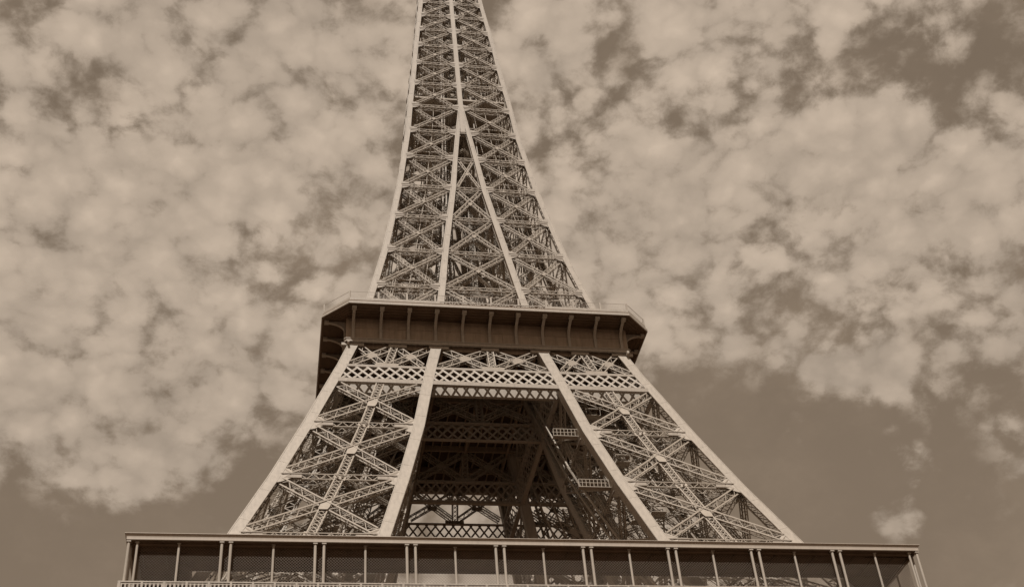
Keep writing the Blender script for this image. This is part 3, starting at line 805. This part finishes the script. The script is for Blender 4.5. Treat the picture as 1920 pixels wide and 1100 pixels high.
for (dx, dy) in ((0, 0),):
    for z0, z1 in zip(SZ[1:-1], SZ[2:]):
        w0_, _ = prof(SH, z0); w1_, _ = prof(SH, z1)
        mb.bar(A(-w0_*.42, -w0_*.35, z0), A(-w1_*.42, -w1_*.35, z1), .3, .3)
mb.build('spiral_stair', LATTICE, core_o)
# slender bundles of service pipes up the shaft
mb = MB()
for (fx_, fy_, r_) in ((-.33, -.72, .12), (-.28, -.72, .12), (.30, -.6, .10), (.36, .2, .14), (.55, .55, .10), (-.5, .4, .12)):
    for z0, z1 in zip(SZ[:-1], SZ[1:]):
        w0_, _ = prof(SH, z0); w1_, _ = prof(SH, z1)
        mb.bar(A(w0_*fx_, w0_*fy_, z0), A(w1_*fx_, w1_*fy_, z1), r_*2, r_*2)
mb.build('service_pipe', IRON, core_o)
# top of the tower, above the picture
mb = MB()
mb.prism([A(-6, -6, 255), A(6, -6, 255), A(6, 6, 255), A(-6, 6, 255)], A(0, 0, 3.4))
mb.hexa([A(-4.5, -4.5, 258.4), A(4.5, -4.5, 258.4), A(4.5, 4.5, 258.4), A(-4.5, 4.5, 258.4), A(-2.5, -2.5, 264), A(2.5, -2.5, 264), A(2.5, 2.5, 264), A(-2.5, 2.5, 264)])
truss(mb, A(0, 0, 264), A(0, 0, 284), A(0, -1, 0), 1.0, 1.0, .2, .1)
mb.build('summit_cabin', PLATE, tower)

# ------------------------------------------------------------------ first platform with its covered gallery
ZR, ZF = 67.55, 61.35
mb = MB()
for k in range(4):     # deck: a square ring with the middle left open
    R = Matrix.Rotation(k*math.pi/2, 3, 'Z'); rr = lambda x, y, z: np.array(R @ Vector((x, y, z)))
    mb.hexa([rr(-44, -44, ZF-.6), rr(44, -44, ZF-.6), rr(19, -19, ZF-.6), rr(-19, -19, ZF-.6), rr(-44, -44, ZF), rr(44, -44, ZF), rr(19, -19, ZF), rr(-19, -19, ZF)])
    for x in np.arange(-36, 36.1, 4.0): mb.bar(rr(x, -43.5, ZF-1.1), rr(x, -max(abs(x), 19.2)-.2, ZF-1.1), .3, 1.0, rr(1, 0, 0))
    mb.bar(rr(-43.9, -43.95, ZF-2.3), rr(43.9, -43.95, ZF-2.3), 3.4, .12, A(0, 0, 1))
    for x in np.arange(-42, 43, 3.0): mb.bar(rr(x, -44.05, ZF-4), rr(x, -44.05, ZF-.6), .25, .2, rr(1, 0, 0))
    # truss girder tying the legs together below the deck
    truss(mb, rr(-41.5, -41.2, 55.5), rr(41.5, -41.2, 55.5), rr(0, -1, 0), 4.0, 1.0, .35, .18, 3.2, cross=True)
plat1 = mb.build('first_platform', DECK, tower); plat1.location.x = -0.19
def gallery(k, fine=True):
    R = Matrix.Rotation(k*math.pi/2, 3, 'Z'); rr = lambda x, y, z: np.array(R @ Vector((x, y, z)))
    # roof: sheet with a rounded outer fascia
    mb = MB(); yo_, yi = -43.95, -37.7
    sec = [(-43.72, ZR-.05), (-44.0, ZR-.05), (-44.0, ZR+.17), (-44.02, ZR+.30), (-44.06, ZR+.40), (-44.13, ZR+.49), (-44.22, ZR+.57), (-44.2, ZR+.62), (-43.45, ZR+.64)]
    for i in range(len(sec)-1):
        (ya, za), (yb, zb) = sec[i], sec[i+1]
        mb.tri([rr(ya, ya, za), rr(-ya, ya, za), rr(-yb, yb, zb), rr(yb, yb, zb)], [(0, 1, 2, 3)])
    (ya, za), (yb, zb) = (-43.45, ZR+.64), (yi, ZR+.45)
    roof = mb.build('gallery_roof', ROOFM, plat1)
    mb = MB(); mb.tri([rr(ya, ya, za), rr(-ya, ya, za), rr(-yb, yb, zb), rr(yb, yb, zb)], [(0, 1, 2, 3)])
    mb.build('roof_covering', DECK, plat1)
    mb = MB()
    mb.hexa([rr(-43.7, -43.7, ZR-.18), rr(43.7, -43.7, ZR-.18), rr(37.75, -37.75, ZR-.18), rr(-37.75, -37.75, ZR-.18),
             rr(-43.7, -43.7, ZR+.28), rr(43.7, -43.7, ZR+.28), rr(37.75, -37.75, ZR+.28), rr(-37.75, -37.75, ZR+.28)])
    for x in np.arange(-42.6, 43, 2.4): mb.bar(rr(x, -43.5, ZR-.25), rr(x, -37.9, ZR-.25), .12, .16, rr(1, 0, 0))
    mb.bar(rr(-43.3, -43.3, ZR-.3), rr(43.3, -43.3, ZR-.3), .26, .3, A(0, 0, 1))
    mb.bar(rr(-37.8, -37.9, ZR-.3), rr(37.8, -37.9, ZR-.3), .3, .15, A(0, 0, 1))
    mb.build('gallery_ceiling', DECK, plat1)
    # columns
    def col(x, y, r, zt, zb=ZF, seg=8):
        mb = MB(); pp = []
        a = [(math.cos(2*math.pi*i/seg), math.sin(2*math.pi*i/seg)) for i in range(seg)]
        pv = [rr(x+r*c_, y+r*s_, zb) for c_, s_ in a]+[rr(x+r*c_, y+r*s_, zt) for c_, s_ in a]
        mb.tri(pv, [(i, (i+1) % seg, seg+(i+1) % seg, seg+i) for i in range(seg)])
        q = [rr(x+r*1.5*sx, y+r*1.5*sy, zt-.12) for sx, sy in ((-1, -1), (1, -1), (1, 1), (-1, 1))]
        mb.prism(q, A(0, 0, .12))
        q = [rr(x+r*1.6*sx, y+r*1.6*sy, zb) for sx, sy in ((-1, -1), (1, -1), (1, 1), (-1, 1))]
        mb.prism(q, A(0, 0, .5))
        return mb
    cols = []
    for xc in (-33.87, -24.2, -14.5, -4.85, 4.85, 14.5, 24.2, 33.87):
        for s in (-.46, .46): cols.append(('column', xc+s, -43.8, .155))
    cols += [('column', -43.75, -43.75, .15), ('column', -42.9, -43.55, .13), ('column', 42.9, -43.55, .13)]
    for xc in (-38.7, -29.0, -19.35, -9.7, 0, 9.7, 19.35, 29.0, 38.7): cols.append(('slender_column', xc, -43.4, .13))
    if fine:
        for (nm, x, y, r) in cols: col(x, y, r, ZR-.16).build(nm, IRON, plat1)
    else:
        mb = MB()
        for (nm, x, y, r) in cols:
            c_ = col(x, y, r, ZR-.16); b0 = len(mb.pv); mb.pv += c_.pv; mb.pf += [[b0+i for i in f] for f in c_.pf]
        o_ = mb.build('rear_columns', IRON, plat1); o_['kind'] = 'stuff'
    # wire netting between the columns
    mb = MB()
    zt, zb = ZR-.3, ZF+1.4; hh = zt-zb; st = .36
    for dr in (1, -1):
        x = -42.6-hh
        while x < 42.6+hh:
            xa, xb = x, x+dr*hh
            f0, f1 = 0., 1.
            lo_, hi_ = -42.6, 42.6
            if dr > 0: f0 = max(0, (lo_-xa)/hh); f1 = min(1, (hi_-xa)/hh)
            else: f0 = max(0, (xa-hi_)/hh); f1 = min(1, (xa-lo_)/hh)
            if f1 > f0+.02:
                mb.bar(rr(xa+dr*hh*f0, -43.0, zb+hh*f0), rr(xa+dr*hh*f1, -43.0, zb+hh*f1), .022, .022)
            x += st*.9
    mb.build('wire_netting', WIRE, plat1)
    # parapet with stubby balusters
    mb = MB(); yb_ = -44.15
    zt = 62.68
    mb.bar(rr(-44.25, yb_, zt-.06), rr(44.25, yb_, zt-.06), .14, .22, A(0, 0, 1))
    mb.bar(rr(-44.2, yb_, ZF+.12), rr(44.2, yb_, ZF+.12), .2, .2, A(0, 0, 1))
    for x in np.arange(-43.9, 44, .40):
        mb.bar(rr(x, yb_, ZF+.2), rr(x, yb_, zt-.1), .17, .1, rr(1, 0, 0)); mb.bar(rr(x+.2, yb_, zt-.32), rr(x+.2, yb_, zt-.2), .24, .08, rr(1, 0, 0))
    for x in np.arange(-44.1, 44.2, 2.205): mb.bar(rr(x, yb_-.02, ZF), rr(x, yb_-.02, zt+.02), .22, .22, rr(1, 0, 0))
    mb.build('parapet', IRON, plat1)
gallery(0); gallery(1); gallery(3); gallery(2, False)

# decorative arches between the legs, below the picture
for k in range(4):
    R = Matrix.Rotation(k*math.pi/2, 3, 'Z'); rr = lambda x, y, z: np.array(R @ Vector((x, y, z)))
    mb = MB(); N_ = 28; prev = None
    for i in range(N_+1):
        t = math.pi*(0.06+0.88*i/N_)
        x, z = 42*math.cos(t), 8+43*math.sin(t); x2, z2 = 45.5*math.cos(t), 8+46.5*math.sin(t)
        y = -prof(LEG, z)[0]-.5
        cur = (rr(x, y, z), rr(x2, y, z2))
        if prev is not None:
            for j in (0, 1): mb.bar(prev[j], cur[j], .6, .9, rr(0, 1, 0))
            mb.bar(prev[0], cur[1], .3, .2, rr(0, 1, 0)); mb.bar(prev[1], cur[0], .3, .2, rr(0, 1, 0))
        mb.bar(cur[0], cur[1], .3, .3, rr(0, 1, 0)); prev = cur
    mb.build('arch', IRON, tower)

# ------------------------------------------------------------------ ground
mb = MB()
mb.tri([A(-6000, -6000, 0), A(6000, -6000, 0), A(6000, 6000, 0), A(-6000, 6000, 0)], [(0, 1, 2, 3)])
g_ = mb.build('ground', GRND); g_['kind'] = 'structure'
print('objects', len(bpy.data.objects))
